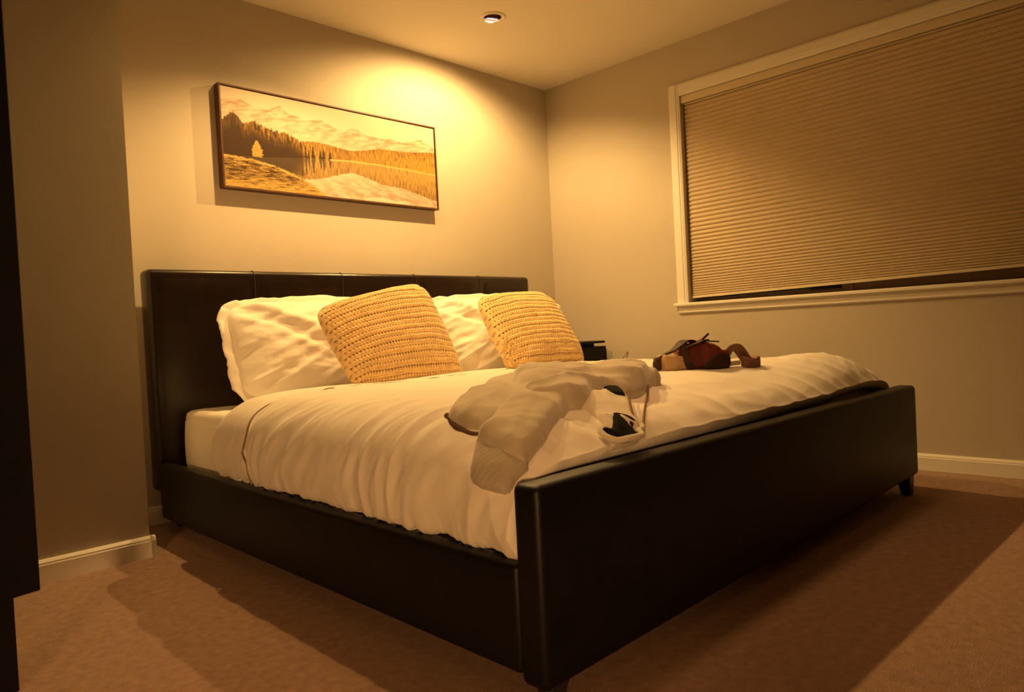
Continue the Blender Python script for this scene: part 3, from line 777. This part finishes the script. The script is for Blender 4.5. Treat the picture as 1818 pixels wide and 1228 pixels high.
def strap(name, pts, w, mat, parent, th=.004, up=(0,0,1)):
    P = smoothpts(pts, 5); V = []; F = []
    for i, p in enumerate(P):
        t = (P[min(i+1, len(P)-1)]-P[max(i-1, 0)]).normalized(); sd = t.cross(Vector(up))
        sd = (AY if sd.length < .2 else sd.normalized()); nn = sd.cross(t).normalized()
        ww = w(i/(len(P)-1)) if callable(w) else w
        for a, b in ((-1,-1),(1,-1),(1,1),(-1,1)): V.append(p + sd*a*ww/2 + nn*b*th/2)
    m_ = len(P)
    for i in range(m_-1):
        for k in range(4): F.append((i*4+k, i*4+(k+1) % 4, (i+1)*4+(k+1) % 4, (i+1)*4+k))
    F += [(3,2,1,0), tuple((m_-1)*4+k for k in range(4))]
    me = mesh_from(name, V, F); bm = bmesh.new(); bm.from_mesh(me); bmesh.ops.recalc_face_normals(bm, faces=bm.faces)
    return obj(name, bm, mat, parent, smooth=False)
strap('strap', [bp(-.005,.02,.052), bp(.03,.02,.066), (bp(.07,.025,.078)), bp(.105,.03,.100), bp(.135,.04,.112), bp(.165,.045,.112), bp(.19,.05,.100)], lambda t: .008+.035*min(1, t*2), M['maroon_dark'], bag, .006)
strap('strap', [bp(.10,.0,.078), bp(.13,-.004,.092), bp(.165,-.002,.100), bp(.20,.01,.110), bp(.235,.02,.113)], .020, M['maroon_dark'], bag, .007)
strap('strap_end', [bp(.205,.03,.110), bp(.222,.028,.122), bp(.245,.026,.138)], lambda t: .014*(1-t)+.003, M['maroon_dark'], bag, .007)
strap('strap_end', [bp(.245,.03,.108), bp(.27,.03,.107), bp(.297,.03,.106)], lambda t: .010*(1-t)+.004, M['maroon_dark'], bag, .005)
strap('strap', [bp(.118,.0,.098), bp(.108,-.016,.060), bp(.112,-.018,.030), bp(.14,-.014,.006)], .026, M['maroon_dark'], bag, .006, up=(.7,.7,0))
blob('end_tab', [(-.030,.02,.010,.040,.010,.5),(-.022,.02,.000,.054,.016,.5),(-.008,.02,.000,.058,.018,.5),(.000,.02,.006,.052,.012,.5)], M['maroon_dark'], bag, seed=8., wob=.005)
rb = thing('ribbon', bp(.42,.03,0), 'dusty rose folded ribbon strap arched on the comforter right of the handbag', 'ribbon')
strap('band', [bp(.338,.035,.058), bp(.362,.035,.078), bp(.390,.035,.080), bp(.412,.035,.060), bp(.430,.030,.036), bp(.448,.025,.022)], .040, M['rose'], rb, .004, up=(.5,.5,.7))
blob('folded_end', [(.405,.02,.004,.052,.012,.5),(.420,.02,-.002,.050,.022,.45),(.455,.02,-.002,.044,.026,.4),(.478,.02,.000,.048,.022,.35),(.486,.02,.008,.046,.016,.4)], M['rose'], rb, seed=2., wob=.006)
cdt = boxobj('card', (0,0,0), (.050,.030,.018), M['card'], None, .001, 1, xf=lambda x, y, z: bp(.350+x, .025+y, .010+z+.10*x))
tag(cdt, 'small cream card tucked under the dusty rose ribbon', 'card')

# ------------------------------------------------------------------ nightstand in the corner
ns = thing('nightstand', (-.215, -.29, 0), 'black nightstand in the corner between bed and window wall', 'nightstand')
NX0, NX1, NY0, NY1 = -.320, -.055, -.470, -.030
bm = bmesh.new(); box(bm, (NX0, NY0, .10), (NX1, NY1, .640), .003, 2); obj('carcass', bm, M['cabinet'], ns)
boxobj('spacer', (NX0+.03, NY0+.055, .640), (NX1-.055, NY1-.02, .662), M['cabinet'], ns)
boxobj('top', (NX0-.006, NY0-.012, .661), (NX1-.022, NY1, .676), M['cabinet'], ns, .002, 1)
for z0, z1 in ((.375, .625), (.115, .365)):
    dr = boxobj('drawer', (NX0+.012, NY0-.014, z0), (NX1-.012, NY0+.001, z1), M['cabinet'], ns, .003, 2)
    lathe('knob', [(.0005,.022),(.009,.020),(.010,.014),(.005,.008),(.005,0)], M['brass'], dr, ((NX0+NX1)/2, NY0-.014, (z0+z1)/2), 20, (0,-1,0))
for lx in (NX0+.02, NX1-.05):
    for ly in (NY0+.02, NY1-.05): boxobj('leg', (lx, ly, 0), (lx+.03, ly+.03, .101), M['cabinet'], ns)
ch = thing('charger', (-.300, -.16, .676), 'tiny dark charger block with a thin upright cable on the nightstand', 'charger')
boxobj('block', (-.318,-.245,.6765), (-.286,-.195,.694), M['cabinet'], ch, .003, 2)
tube('cable', smoothpts([Vector((-.304,-.225,.692)), Vector((-.306,-.220,.715)), Vector((-.302,-.21,.745)), Vector((-.298,-.205,.775))], 5), .0016, M['cord'], ch, 6)

# ------------------------------------------------------------------ tall dark cabinet at the left edge of the view
CA = math.radians(13); CCX, CCY = -3.436, -1.380
def cx(x, y, z): return Vector((CCX + x*math.cos(CA) - y*math.sin(CA), CCY + x*math.sin(CA) + y*math.cos(CA), z))
cb = thing('tall_cabinet', cx(-.35,.2,0), 'tall black cabinet on legs cropped by the left edge of the picture', 'cabinet')
def cbox(name, a, b, parent, bev=.003): 
    bm = bmesh.new(); box(bm, a, b, bev, 2)
    for v in bm.verts: v.co = cx(*v.co)
    return obj(name, bm, M['cabinet'], parent)
cbox('carcass', (-.72,.012,.215), (0,.43,2.20), cb)
for a, b in ((-.712,-.362), (-.358,-.008)):
    d_ = cbox('door', (a,-.006,.222), (b,.0125,2.19), cb)
    hx = b-.03 if a < -.5 else a+.03
    lathe('handle', [(.0005,.020),(.008,.018),(.009,.012),(.004,.006),(.004,0)], M['brass'], d_, cx(hx,-.006,1.1), 16, (0,-1,0))
for a in (-.70, -.106):
    for c_ in (.015, .36): cbox('leg', (a, c_, 0), (a+.050, c_+.050, .216), cb, .002)
